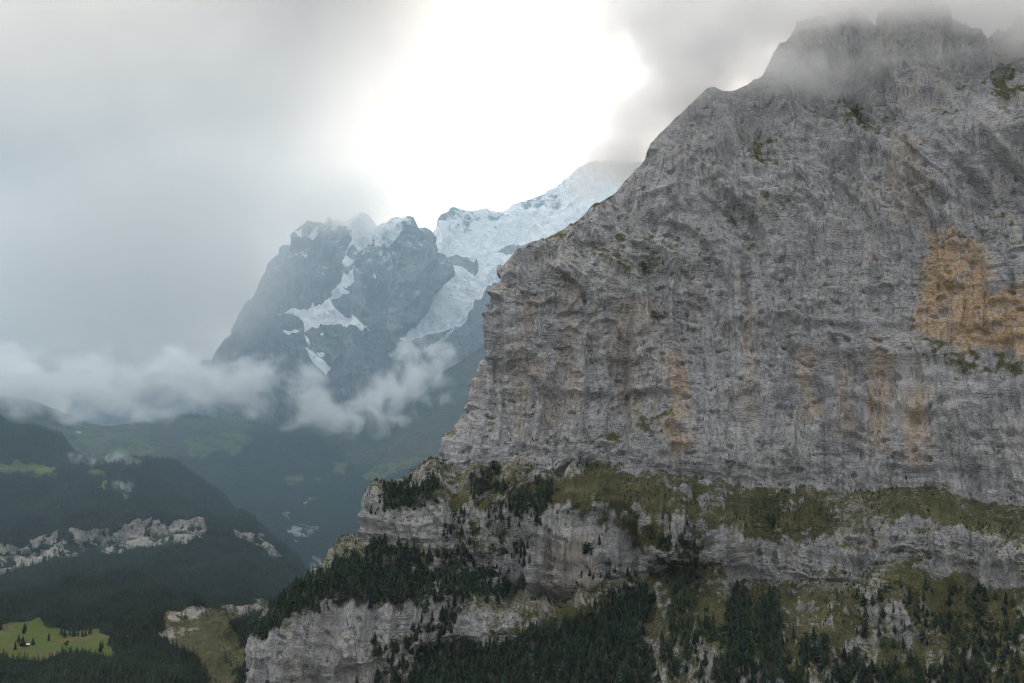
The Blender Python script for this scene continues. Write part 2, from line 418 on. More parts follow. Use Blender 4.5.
    d += 13 * (1 - 2 * np.abs(perlin(A3(120, 480, 9.0) + warp[..., None] / 160)))          # buttresses
    d += 7.0 * (1 - 2 * np.abs(perlin(A3(46, 230, 4.0) + warp[..., None] / 90)))
    # gullies and tilted ribs of the head wall
    tl = a * 0.80 + z * 0.60
    d += upper * 22 * (1 - 2 * np.abs(perlin(np.stack([tl / 95, y / 300, (z - a) / 420], -1) + warp[..., None] / 70)))
    d += upper * 10 * (1 - 2 * np.abs(perlin(np.stack([tl / 38, y / 300, (z - a) / 170], -1) + warp[..., None] / 40)))
    # beds: blocks of unequal depth, stacked
    def beds(h, amp, wid, off, dip):
        zz = (z + dip * a + 0.8 * warp) / h
        k = np.floor(zz); fr = zz - k
        e = smooth(fr, 0.72, 1.0)
        q = lambda kk: perlin(np.stack([a / wid + kk * 3.71, kk * 7.13 + 0.5, y / 300], -1) + off)
        return amp * (q(k) * (1 - e) + q(k + 1) * e)
    d += rock * (beds(46, 11, 90, 1.0, 0.10) + beds(19, 5.0, 40, 6.0, 0.13) + beds(9, 2.6, 20, 8.0, 0.08))
    # long ledges and pillars with sharp corners
    d += (0.35 + 0.65 * rock) * (beds(105, 19, 420, 3.0, 0.06) + beds(58, 10, 200, 5.0, 0.09))
    def cols(wd_, amp, hgt, off):
        xx = (a + 0.25 * z * upper + 0.55 * warp) / wd_
        k = np.floor(xx); e = smooth(xx - k, 0.80, 1.0)
        q = lambda kk: perlin(np.stack([kk * 5.37 + 0.5, z / hgt, y / 500], -1) + off)
        return amp * (q(k) * (1 - e) + q(k + 1) * e)
    d += rock * (cols(105, 30, 420, 2.0) + cols(47, 21, 240, 4.0) + cols(21, 8, 130, 7.0))
    # upright cracks and flutes
    cr = np.abs(perlin(A3(34, 150, 3.0) + warp[..., None] / 40))
    crk = smooth(perlin(P / 110, 71.0), -0.15, 0.35)
    d -= rock * crk * 4 * smooth(cr, 0.13, 0.0)
    cr2 = np.abs(perlin(A3(15, 45, 7.0) + warp[..., None] / 22))
    d -= rock * (1 - crk) * 2.0 * smooth(cr2, 0.16, 0.0)
    # crackle: creased facets, drawn out upright and sheared along the dip
    S1 = np.stack([a + 0.35 * z, y, 0.55 * z - 0.15 * a], -1) + 0.5 * warp[..., None]
    S2 = np.stack([a - 0.45 * z, y, 0.60 * z + 0.2 * a], -1) + 0.5 * warp[..., None]
    busy = 0.25 + 0.95 * smooth(perlin(P / 150, 86.) + 0.5 * perlin(P / 60, 87.), -0.35, 0.6)
    d += (0.35 + 0.65 * rock) * busy * (6 * np.abs(perlin(S1 / 62, 81.)) + 5.5 * np.abs(perlin(S2 / 30, 82.)) + 3.2 * np.abs(perlin(S1 / 15, 83.)) + 2.8 * np.abs(perlin(S2 / 8, 84.)) + 1.6 * np.abs(perlin(S1 / 4.6, 85.)))
    # slabs: shells of rock that end in an arched lip with a shadow under it
    def slabs(wl, amp, off):
        f_ = perlin(np.stack([a / wl, y / 400, z / (wl * 1.5)], -1) + off) * 2.6 + 0.35 * perlin(P / (wl * .3), off)
        fr = f_ - np.floor(f_)
        return amp * np.where(fr < .86, fr / .86, (1 - fr) / .14)
    lip = smooth(perlin(P / 190, 97.) + 0.4 * perlin(P / 50, 98.), 0.0, 0.5)
    d += rock * lip * (slabs(170, 11, 95.) + slabs(70, 5, 96.))
    # caves and overhangs
    hol = perlin(np.stack([a / 34, y / 200, z / 17], -1) + 2.5)
    d -= rock * 9 * smooth(hol, 0.42, 0.62)
    fine = 4.0 * perlin(P / 34, 12.0) + 2.0 * perlin(P / 16, 13.0) + 1.1 * perlin(P / 8, 14.0) + 0.7 * perlin(P / 4.5, 15.0)
    d += fine * (1.2 - 0.5 * rock)
    d += (1 - rock) * (beds(26, 9, 70, 15.0, 0.10) + beds(11, 4.5, 30, 16.0, 0.05))
    band = smooth(rowid, 4.9, 5.3)                        # ledges below the wall: rough ribs and runnels
    rib = 1 - 2 * np.abs(perlin(np.stack([a / 70, y / 500, z / 380], -1) + 21.0 + warp[..., None] / 120))
    d += band * (20 * rib + 22 * perlin(P / 120, 31.0) + 9 * (1 - 2 * np.abs(perlin(np.stack([a / 26, y / 300, z / 150], -1) + 24.0 + warp[..., None] / 60))))
    pxb, pyb = pix(P)
    calm = smooth(rowid, 0.55, 0.0) * smooth(pxb, 860, 720)          # the clean slanting edge of the ridge
    d *= 1 - 0.8 * calm
    Q += Nb * d[..., None]
    crag = smooth(rowid, 0.9, 0.0) * smooth(rowid, -0.9, -0.2) * (1 - calm)
    Q[..., 2] += crag * (34 * (ridged(P * np.array([1, 1, .4]), 110, 4, .55, 91.) - 0.6))
    N = normals(Q); 
    if N[300, 500, 1] > 0: N = -N
    nz_ = blur(blur(N[..., 2], 2, 0), 2, 1)
    px, py = pix(Q)
    wx = px + 7 * perlin(P / 60, 41.) + 4 * perlin(P / 22, 42.); wy = py + 7 * perlin(P / 60, 43.) + 4 * perlin(P / 22, 44.)
    # grass grows where it is flat enough
    big = 0.18 * perlin(P / 130, 50.) + 0.12 * perlin(P / 40, 51.)
    fl = 0.20 * perlin(P / 18, 52.) + 0.16 * perlin(P / 9, 53.)
    grass = 0.66 * smooth(nz_ + big + fl - 0.10 * upper + 0.24 * band, 0.30, 0.90)
    GP = [([(448, 485), (520, 475), (560, 485), (600, 470), (700, 488), (690, 525), (600, 512), (560, 505), (500, 518), (440, 505), (400, 500), (425, 485)], 0.6),
          ([(725, 495), (770, 484), (810, 495), (835, 525), (820, 540), (730, 538), (705, 520)], 0.75),
          ([(540, 488), (600, 478), (650, 490), (660, 535), (610, 522), (560, 525)], .4), ([(630, 525), (668, 520), (684, 560), (650, 580)], .6), ([(680, 545), (722, 560), (705, 605), (655, 600)], .6), ([(440, 515), (490, 518), (530, 530), (520, 560), (470, 560), (440, 545)], .55), ([(600, 515), (690, 528), (720, 545), (640, 545)], .5), ([(860, 540), (1024, 560), (1024, 585), (905, 560)], .4), ([(560, 612), (640, 585), (690, 600), (690, 640), (600, 640)], .5),
          ([(700, 205), (790, 188), (805, 203), (720, 228)], .45), ([(640, 300), (700, 290), (690, 320), (645, 335)], .4), ([(880, 185), (940, 175), (935, 192), (885, 200)], .4), ([(520, 280), (580, 262), (570, 285), (525, 300)], .35), ([(600, 430), (650, 425), (645, 440), (605, 445)], .4),
          ([(870, 470), (1000, 500), (1024, 520), (1024, 535), (930, 520), (880, 510)], 0.35),
          ([(600, 520), (690, 530), (720, 580), (690, 600), (630, 560)], 0.3),
          ([(905, 565), (1024, 585), (1024, 683), (790, 683), (700, 640), (690, 600), (760, 590), (880, 595)], 0.55),
          ([(930, 340), (975, 352), (1024, 358), (1024, 378), (960, 372), (925, 350)], 0.75),
          ([(985, 60), (1024, 55), (1024, 120), (1000, 110)], 0.5), ([(835, 95), (870, 110), (860, 130), (830, 120)], 0.5),
          ([(560, 250), (620, 232), (700, 262), (690, 285), (620, 270)], 0.55), ([(750, 135), (780, 132), (775, 160), (752, 162)], 0.6),
          ([(510, 265), (650, 145), (655, 155), (575, 232), (520, 270)], 0.45), ([(845, 110), (900, 95), (900, 125), (850, 135)], 0.35),
          ([(560, 350), (620, 345), (610, 362), (565, 365)], 0.3), ([(520, 620), (600, 608), (590, 640), (500, 640)], 0.6), ([(410, 550), (450, 548), (440, 568), (415, 570)], 0.6)]
    mott = 0.25 + 0.95 * smooth(perlin(P / 48, 54.) + .7 * perlin(P / 21, 55.) + .5 * perlin(P / 10, 56.), -.55, .65)
    for pl, v in GP: grass += v * mott * poly_mask(wx, wy, pl, 9)
    debris = np.zeros_like(z)
    for pl in ([(790, 592), (885, 592), (880, 683), (800, 683)], [(705, 640), (725, 640), (715, 683), (700, 683)], [(865, 600), (900, 598), (960, 683), (930, 683)],
               [(612, 590), (640, 585), (665, 683), (640, 683)]):
        debris = np.maximum(debris, poly_mask(wx, wy, pl, 8))
    grass = grass - 0.10 * debris
    grass = np.where(rowid > 9.2, 1.0, grass)
    runs = np.abs(perlin(np.stack([a / 30, y / 200, z / 260], -1) + 61. + warp[..., None] / 60))
    debris = 0.6 * debris * smooth(runs, 0.22, 0.02) + 0.7 * band * smooth(runs, 0.05, 0.0) * smooth(rowid, 7.8, 8.3)
    grass = grass - 0.30 * debris
    # stains
    wx = wx + 12 * perlin(P / 75, 45.); wy = wy + 9 * perlin(P / 75, 46.)
    och = 1.15 * poly_mask(wx, wy, [(925, 235), (955, 232), (985, 250), (1000, 290), (1040, 285), (1100, 300), (1100, 375), (1024, 358), (960, 348), (915, 335), (912, 300), (925, 280)], 9)
    for pl, v in (([(665, 355), (690, 350), (692, 445), (668, 445)], .75), ([(800, 345), (815, 340), (822, 420), (800, 425)], .55), ([(870, 340), (890, 345), (885, 455), (868, 455)], .7),
                  ([(905, 385), (928, 388), (925, 460), (908, 455)], .75), ([(560, 290), (580, 285), (575, 420), (555, 425)], .4), ([(740, 300), (760, 300), (756, 420), (742, 420)], .4),
                  ([(840, 365), (855, 360), (850, 440), (838, 440)], .45), ([(520, 300), (538, 300), (530, 440), (512, 440)], .35), ([(610, 300), (650, 300), (640, 420), (612, 420)], .3),
                  ([(540, 540), (600, 530), (600, 600), (545, 605)], .3), ([(885, 130), (930, 150), (930, 230), (890, 230)], .35)):
        och = np.maximum(och, v * poly_mask(wx, wy, pl, 7))
    pale = 0.15 * smooth(rowid, 5.6, 6.2)
    for pl, v in (([(378, 508), (450, 500), (560, 500), (610, 530), (600, 610), (520, 610), (450, 570), (372, 548)], .8), ([(255, 640), (330, 605), (470, 590), (540, 600), (520, 650), (400, 690), (250, 720)], .55),
                  ([(720, 540), (890, 540), (905, 590), (740, 585)], .4), ([(890, 520), (1040, 540), (1040, 590), (905, 565)], .4)):
        pale = np.maximum(pale, .5 * v * poly_mask(wx, wy, pl, 8))
    # woods on the ledges
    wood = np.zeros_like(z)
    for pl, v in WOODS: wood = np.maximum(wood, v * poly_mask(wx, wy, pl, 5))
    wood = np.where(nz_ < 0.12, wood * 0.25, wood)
    o = sheet_object('cliff', Q, M_CLIFF, dict(grass=np.clip(grass, 0, 1.3), ochre=och, pale=pale, debris=debris, meadow=z * 0, wood=wood * 0.55))
    tag(o, 'huge grey limestone cliff with orange stains and grassy ledges', 'cliff', kind='structure')
    return Q, nz_, wood, px, py, rowid

WOODS = [([(440, 520), (485, 515), (505, 560), (450, 568)], .4), ([(540, 565), (600, 540), (640, 570), (560, 600)], .22), ([(640, 520), (700, 530), (700, 590), (650, 590)], .25), ([(850, 595), (1024, 590), (1024, 650), (860, 650)], .12),
         ([(376, 515), (385, 492), (410, 482), (432, 480), (436, 500), (415, 512), (395, 508), (380, 520)], 1.0),
         ([(478, 480), (494, 470), (500, 485), (482, 498)], .9), ([(492, 505), (550, 480), (553, 505), (520, 545), (490, 535)], .8),
         ([(256, 642), (275, 605), (310, 580), (370, 545), (420, 552), (430, 570), (420, 600), (400, 612), (350, 605), (310, 614), (280, 630)], 1.0),
         ([(420, 560), (470, 548), (530, 548), (528, 575), (500, 600), (450, 610), (420, 605)], .55), ([(430, 610), (455, 580), (470, 560), (480, 575), (455, 620), (440, 640)], .8),
         ([(480, 590), (510, 560), (528, 550), (525, 570), (500, 600)], .7),
         ([(400, 683), (430, 640), (500, 645), (560, 630), (610, 600), (625, 580), (650, 600), (640, 640), (660, 683), (660, 760), (380, 760)], 1.0),
         ([(595, 560), (610, 562), (606, 585), (596, 583)], .8), ([(648, 545), (665, 535), (670, 560), (655, 575)], .7),
         ([(735, 600), (745, 588), (752, 600), (752, 640), (745, 683), (710, 683), (722, 640)], 1.0), ([(755, 610), (772, 593), (785, 630), (790, 683), (755, 683)], 1.0),
         ([(690, 625), (712, 620), (716, 640), (695, 650)], .6), ([(655, 640), (690, 640), (695, 683), (660, 683)], .5),
         ([(672, 595), (684, 600), (678, 650), (670, 640)], .5), ([(700, 683), (700, 665), (1024, 672), (1100, 700), (1000, 760), (640, 760)], .6),
         ([(925, 590), (936, 600), (938, 625), (927, 628)], .6), ([(955, 640), (1000, 640), (1024, 650), (1024, 683), (950, 683)], .45), ([(800, 640), (830, 645), (830, 683), (800, 683)], .6),
         ([(840, 660), (870, 655), (880, 683), (840, 683)], .6), ([(525, 515), (533, 512), (536, 530), (527, 532)], .5), ([(420, 640), (440, 620), (445, 650), (415, 683), (360, 683), (380, 650)], .45),
         ([(570, 575), (600, 575), (600, 590), (575, 590)], .4), ([(1000, 640), (1024, 620), (1024, 683), (1000, 683)], .4), ([(770, 510), (778, 508), (780, 525), (771, 527)], .6)]
CLIFF = build_cliff()

# ------------------------------------------------------------------ snow mountain and glacier behind
def crop(pts): return [(200 + x / 3.413, 180 + y / 3.413) for x, y in pts]

def build_massif():
    M0 = ([(236, 352), (250, 345), (262, 318), (268, 280), (290, 262), (294, 234), (310, 226), (340, 224), (365, 224), (385, 231), (397, 229), (405, 221), (413, 230), (424, 240), (433, 232), (445, 216), (458, 208), (470, 209), (485, 206), (500, 212), (515, 203), (530, 197), (545, 190), (562, 182), (580, 172), (600, 166), (620, 168), (660, 172)],
          [(236, 9300), (294, 9600), (365, 9900), (390, 9500), (405, 9150), (418, 9300), (436, 10100), (500, 10500), (660, 10700)])
    M1 = ([(236, 380), (262, 352), (290, 310), (330, 290), (380, 285), (405, 282), (430, 285), (445, 278), (480, 262), (520, 250), (560, 225), (660, 190)],
          [(236, 9100), (290, 9150), (330, 9200), (385, 9150), (408, 8800), (440, 9000), (452, 9500), (500, 9650), (660, 9900)])
    M2 = ([(236, 410), (300, 372), (405, 362), (430, 350), (480, 330), (660, 290)], [(236, 8800), (405, 8650), (440, 8800), (660, 9100)])
    M3 = ([(236, 450), (350, 432), (405, 420), (480, 400), (660, 380)], [(236, 8500), (660, 8500)])
    M4 = ([(236, 600), (660, 600)], [(236, 8200), (660, 8200)])
    cnt = [120, 110, 90, 40]
    P = line_rows([M0, M1, M2, M3, M4], cnt, 560)
    row = np.concatenate([np.full(c, k) + np.linspace(0, 1, c, endpoint=False) for k, c in enumerate(cnt)] + [[4]])[:, None] + np.zeros((1, 560))
    t = np.linspace(1, 0, 24, endpoint=False)[:, None, None]
    P = np.concatenate([P[:1] + t * np.array([200., 1500, -1500]), P], 0)
    row = np.concatenate([np.full((24, 560), -1.0), row], 0)
    px, py = pix(P)
    W = np.linspace(1, 0, 24, endpoint=False)[None, :, None]
    P = np.concatenate([P[:, :1] + W * np.array([150., 1600, -100]), P], 1)
    row = np.concatenate([np.full((row.shape[0], 24), 0.5), row], 1)
    P = blur(blur(P, 2, 0), 2, 1)
    N = normals(blur(blur(P, 8, 0), 8, 1))
    if N[150, 200, 1] > 0: N = -N
    px, py = pix(P)
    qx = px + 3.0 * perlin(P / 160, 1.) + 1.5 * perlin(P / 60, 2.); qy = py + 3.0 * perlin(P / 160, 3.) + 1.5 * perlin(P / 60, 4.)
    glac = poly_mask(qx, qy, crop([(735, 190), (800, 165), (850, 130), (920, 60), (1000, 40), (1600, -300), (1600, 260), (1080, 330), (1000, 400), (965, 440), (900, 520), (760, 595), (745, 590), (800, 560), (870, 500), (700, 555), (690, 550), (740, 500), (780, 440), (808, 380), (842, 330), (825, 280), (800, 230)]), 2)
    snow = 0.95 * glac
    for pl, v in (([(285, 475), (345, 460), (385, 424), (398, 446), (452, 420), (470, 450), (495, 475), (545, 478), (590, 525), (540, 522), (480, 506), (440, 512), (425, 500), (400, 515), (375, 548), (358, 500), (338, 480)], 1),
                  ([(450, 402), (480, 383), (517, 393), (490, 416), (455, 427)], 1), ([(478, 385), (500, 352), (522, 350), (542, 328), (532, 362), (505, 382)], .9), ([(488, 300), (505, 288), (533, 312), (500, 327)], .9),
                  ([(498, 285), (525, 245), (520, 215), (495, 200), (500, 180), (560, 150), (640, 140), (690, 145), (660, 185), (620, 225), (600, 252), (550, 265), (515, 280)], 1.1),
                  ([(400, 150), (480, 120), (600, 110), (650, 140), (560, 175), (500, 200), (430, 185)], .62), ([(705, 140), (705, 195), (660, 245), (605, 255), (650, 190)], .62), ([(560, 255), (700, 250), (700, 300), (540, 320)], .42),
                  ([(368, 555), (385, 572), (390, 600), (374, 582)], .9), ([(375, 610), (400, 613), (432, 640), (455, 645), (440, 672), (408, 655)], 1), ([(412, 615), (437, 615), (434, 634), (420, 630)], 1),
                  ([(338, 180), (362, 182), (352, 212)], .9), ([(372, 215), (402, 188), (407, 216), (385, 230)], .9), ([(343, 248), (367, 275), (362, 284)], .9), ([(500, 330), (560, 270), (570, 290), (510, 345)], .45),
                  ([(305, 535), (345, 530), (345, 545), (310, 545)], .8), ([(410, 530), (430, 530), (425, 542), (412, 540)], .8), ([(590, 335), (610, 335), (610, 345), (595, 345)], .7)):
        snow = np.maximum(snow, v * poly_mask(qx, qy, crop(pl), 1.0))
    hole = poly_mask(qx, qy, crop([(850, 238), (880, 222), (940, 238), (952, 270), (935, 292), (895, 265)]), 1.2)
    hole = np.maximum(hole, poly_mask(qx, qy, [(512, 255), (526, 240), (532, 236), (541, 242), (560, 244), (560, 300), (490, 292), (500, 270)], 1.5))
    hole = np.maximum(hole, 0.9 * poly_mask(qx, qy, [(496, 237), (510, 232), (528, 231), (540, 233), (512, 240), (500, 240)], 1.0))
    for pl, v in (([(450, 212), (472, 205), (482, 214), (470, 226), (445, 232)], .42), ([(485, 208), (505, 212), (498, 222), (488, 216)], .5), ([(530, 215), (560, 190), (560, 205), (540, 230)], .55), ([(560, 205), (590, 200), (585, 215), (562, 212)], .6), ([(520, 200), (545, 190), (540, 205), (522, 212)], .4)):
        hole = np.maximum(hole, .5 * v * poly_mask(qx, qy, pl, 4))
    dust = ridged(np.stack([P[..., 0] + .4 * P[..., 2], P[..., 1], P[..., 2] - .3 * P[..., 0]], -1) * np.array([.6, 1, 1.6]), 260, 4, .6, 33.)
    snow = np.maximum(snow, np.where(row < 2.2, 0.16 + 0.15 * dust * smooth(P[..., 2], 600, 1900), 0) * (row > -2))
    snow = snow - hole
    inset = blur(blur(glac, 3, 0), 3, 1)
    rocky = smooth(row, .55, .15) * inset * smooth(px, 438, 450)
    snow = snow - rocky * np.clip(0.26 * dust - .05, 0, .36)
    d = 120 * perlin(P / 900, 5.) + 70 * ridged(P * np.array([1, .5, .45]), 420, 4, .55, 6.) * (1 - .6 * inset) + (34 * ridged(P * np.array([1, .6, .6]), 150, 3, .55, 7.) + 15 * perlin(P / 60, 8.) + 9 * perlin(P / 28, 9.)) * (1 - .35 * inset)
    d -= 130 * inset * smooth(row, .1, .6)
    dd = (P[..., 2] - 0.9 * P[..., 0]) / 60
    icef = inset * smooth(row, 0.45, 0.9)
    d += icef * (30 * perlin(np.stack([P[..., 0] / 90, P[..., 1] / 200, dd], -1) + 3.) + 16 * perlin(P / 36, 15.))
    fade = smooth(row, -.2, .15) * 0.8 + 0.2
    Q = P + N * (d * fade)[..., None]
    z = P[..., 2] * 0
    low = smooth(row, 2.2, 3.0)
    grass = low * 0.75
    o = sheet_object('snow_mountain', Q, M_SNOW, dict(grass=grass, ochre=z, pale=z, debris=z, meadow=z, wood=z, snow=snow, ice=icef))
    tag(o, 'dark rock peak with snow patches beside a wide white glacier', 'mountain', kind='structure')

    B0 = ([(-60, 440), (60, 410), (120, 380), (185, 364), (205, 358), (214, 352), (228, 342), (240, 310), (262, 288), (275, 256), (291, 238), (320, 225), (360, 215)], [(-60, 11200), (360, 11200)])
    B1 = ([(-60, 490), (360, 490)], [(-60, 10300), (360, 10300)])
    P = line_rows([B0, B1], [130], 300)
    t = np.linspace(1, 0, 12, endpoint=False)[:, None, None]
    P = np.concatenate([P[:1] + t * np.array([0., 900, -900]), P], 0)
    P = blur(blur(P, 2, 0), 1, 1)
    N = normals(blur(blur(P, 8, 0), 8, 1)); N = np.where(N[..., 1:2] > 0, -N, N)
    P = P + N * (60 * ridged(P, 400, 4, .5, 2.) + 22 * perlin(P / 70, 5.) + 12 * perlin(P / 30, 6.))[..., None]
    z = P[..., 2] * 0
    sn = 0.36 * smooth(P[..., 2], 800, 2200)
    o = sheet_object('rear_mountain', P, M_SNOW, dict(grass=z, ochre=z, pale=z, debris=z, meadow=z, wood=z, snow=sn, ice=z))
    tag(o, 'faint rocky ridge fading into cloud left of the snow mountain', 'mountain', kind='structure')
build_massif()

# ------------------------------------------------------------------ slopes of the valley on the left
def build_far_slope():
    T = ([(-350, 372), (-100, 388), (0, 398), (30, 402), (60, 411), (88, 424), (130, 424), (180, 418), (230, 420), (300, 424), (350, 420), (385, 410), (410, 395), (440, 377), (470, 352), (520, 320)],
         [(-350, 7300), (60, 7500), (88, 7900), (300, 8200), (385, 7700), (440, 7600), (520, 7600)])
    a = ([(-350, 430), (0, 440), (100, 446), (200, 452), (300, 440), (360, 440), (410, 425), (450, 410), (520, 390)], [(-350, 6300), (200, 7000), (300, 7600), (410, 7300), (520, 7200)])
    b = ([(-350, 480), (0, 490), (200, 480), (300, 480), (380, 476), (440, 464), (520, 450)], [(-350, 5800), (200, 6500), (300, 7000), (520, 6600)])
    c = ([(-350, 560), (150, 540), (240, 525), (300, 530), (350, 540), (400, 530), (520, 520)], [(-350, 5400), (200, 6000), (300, 5900), (340, 5900), (400, 6000), (520, 5900)])
    e = ([(-350, 700), (250, 620), (310, 590), (350, 590), (520, 600)], [(-350, 5100), (300, 5300), (340, 5300), (520, 5300)])
    f = ([(-350, 760), (520, 700)], [(-350, 4900), (520, 4900)])
    cnt = [70, 80, 90, 70, 20]
    P = line_rows([T, a, b, c, e, f], cnt, 520)
    t = np.linspace(1, 0, 20, endpoint=False)[:, None, None]
    P = np.concatenate([P[:1] + t * np.array([0., 1000, -350]), P], 0)
    P = blur(blur(P, 5, 0), 5, 1)
    N = normals(blur(blur(P, 8, 0), 8, 1)); N = np.where(N[..., 2:3] < 0, -N, N)
    P = P + N * (55 * perlin(P / 700, 1.) + 30 * perlin(P / 280, 2.) + 12 * perlin(P / 110, 3.) + 6 * perlin(P / 45, 4.))[..., None]
    px, py = pix(P)
    qx = px + 6 * perlin(P / 200, 11.) + 3 * perlin(P / 70, 12.); qy = py + 3 * perlin(P / 200, 13.) + 2 * perlin(P / 70, 14.)
    z = P[..., 2] * 0
    mead = z.copy(); open_ = z.copy(); rock = z.copy()
    for pl, v in (([(-100, 402), (20, 412), (60, 425), (110, 430), (150, 436), (160, 452), (120, 462), (60, 446), (0, 432), (-100, 428)], .6), ([(182, 440), (205, 434), (240, 432), (252, 438), (225, 450), (205, 458), (190, 455)], .75), ([(228, 447), (245, 442), (244, 456), (232, 457)], .7),
                  ([(286, 478), (310, 475), (308, 481), (288, 487)], .95), ([(315, 476), (327, 477), (325, 480), (316, 480)], .9), ([(362, 478), (370, 470), (385, 462), (440, 455), (445, 470), (400, 472), (380, 478), (372, 484)], 1.0), ([(338, 460), (350, 465), (345, 478), (335, 472)], .6)):
        mead = np.maximum(mead, v * poly_mask(qx, qy, pl, 2.5))
    for pl in ([(-200, 380), (90, 395), (160, 420), (400, 400), (520, 330), (520, 440), (400, 460), (300, 440), (160, 462), (60, 448), (-200, 430)], [(330, 430), (440, 420), (450, 470), (350, 465)]):
        open_ = np.maximum(open_, poly_mask(qx, qy, pl, 6))
    for pl, v in (([(262, 528), (285, 545), (300, 560), (296, 585), (285, 560), (260, 540)], .9), ([(290, 525), (315, 520), (320, 532), (300, 540)], .8), ([(308, 497), (315, 498), (308, 506), (304, 503)], 1), ([(312, 552), (328, 558), (325, 575), (312, 568)], .7), ([(280, 512), (292, 508), (290, 520)], .6)):
        rock = np.maximum(rock, v * poly_mask(qx, qy, pl, 3))
    rock *= smooth(perlin(P / 55, 21.) + .7 * perlin(P / 24, 22.), -.25, .35)
    mead *= smooth(perlin(P / 120, 23.) + .6 * perlin(P / 45, 24.), -.5, .1)
    darkp = np.maximum(poly_mask(qx, qy, [(-60, 396), (0, 402), (30, 404), (60, 413), (88, 424), (80, 428), (50, 422), (0, 414)], 3), poly_mask(qx, qy, [(250, 425), (310, 430), (330, 455), (270, 470), (240, 460)], 4))
    open_ = np.clip(open_ * (1 - darkp), 0, 1)
    wood = np.clip(1 - open_ - 1.5 * mead - 1.4 * rock, 0, 1)
    wood = np.where(np.arange(P.shape[0])[:, None] < 20, 0, wood)
    grass = np.clip(0.9 - rock, 0, 1)
    o = sheet_object('far_slope', P, M_FAR, dict(grass=grass, ochre=z, pale=0.7 * rock, debris=z, meadow=mead, wood=wood))
    tag(o, 'hazy blue wooded slope with alpine meadows under the cloud', 'hillside', kind='structure')
    return P, wood, px, py

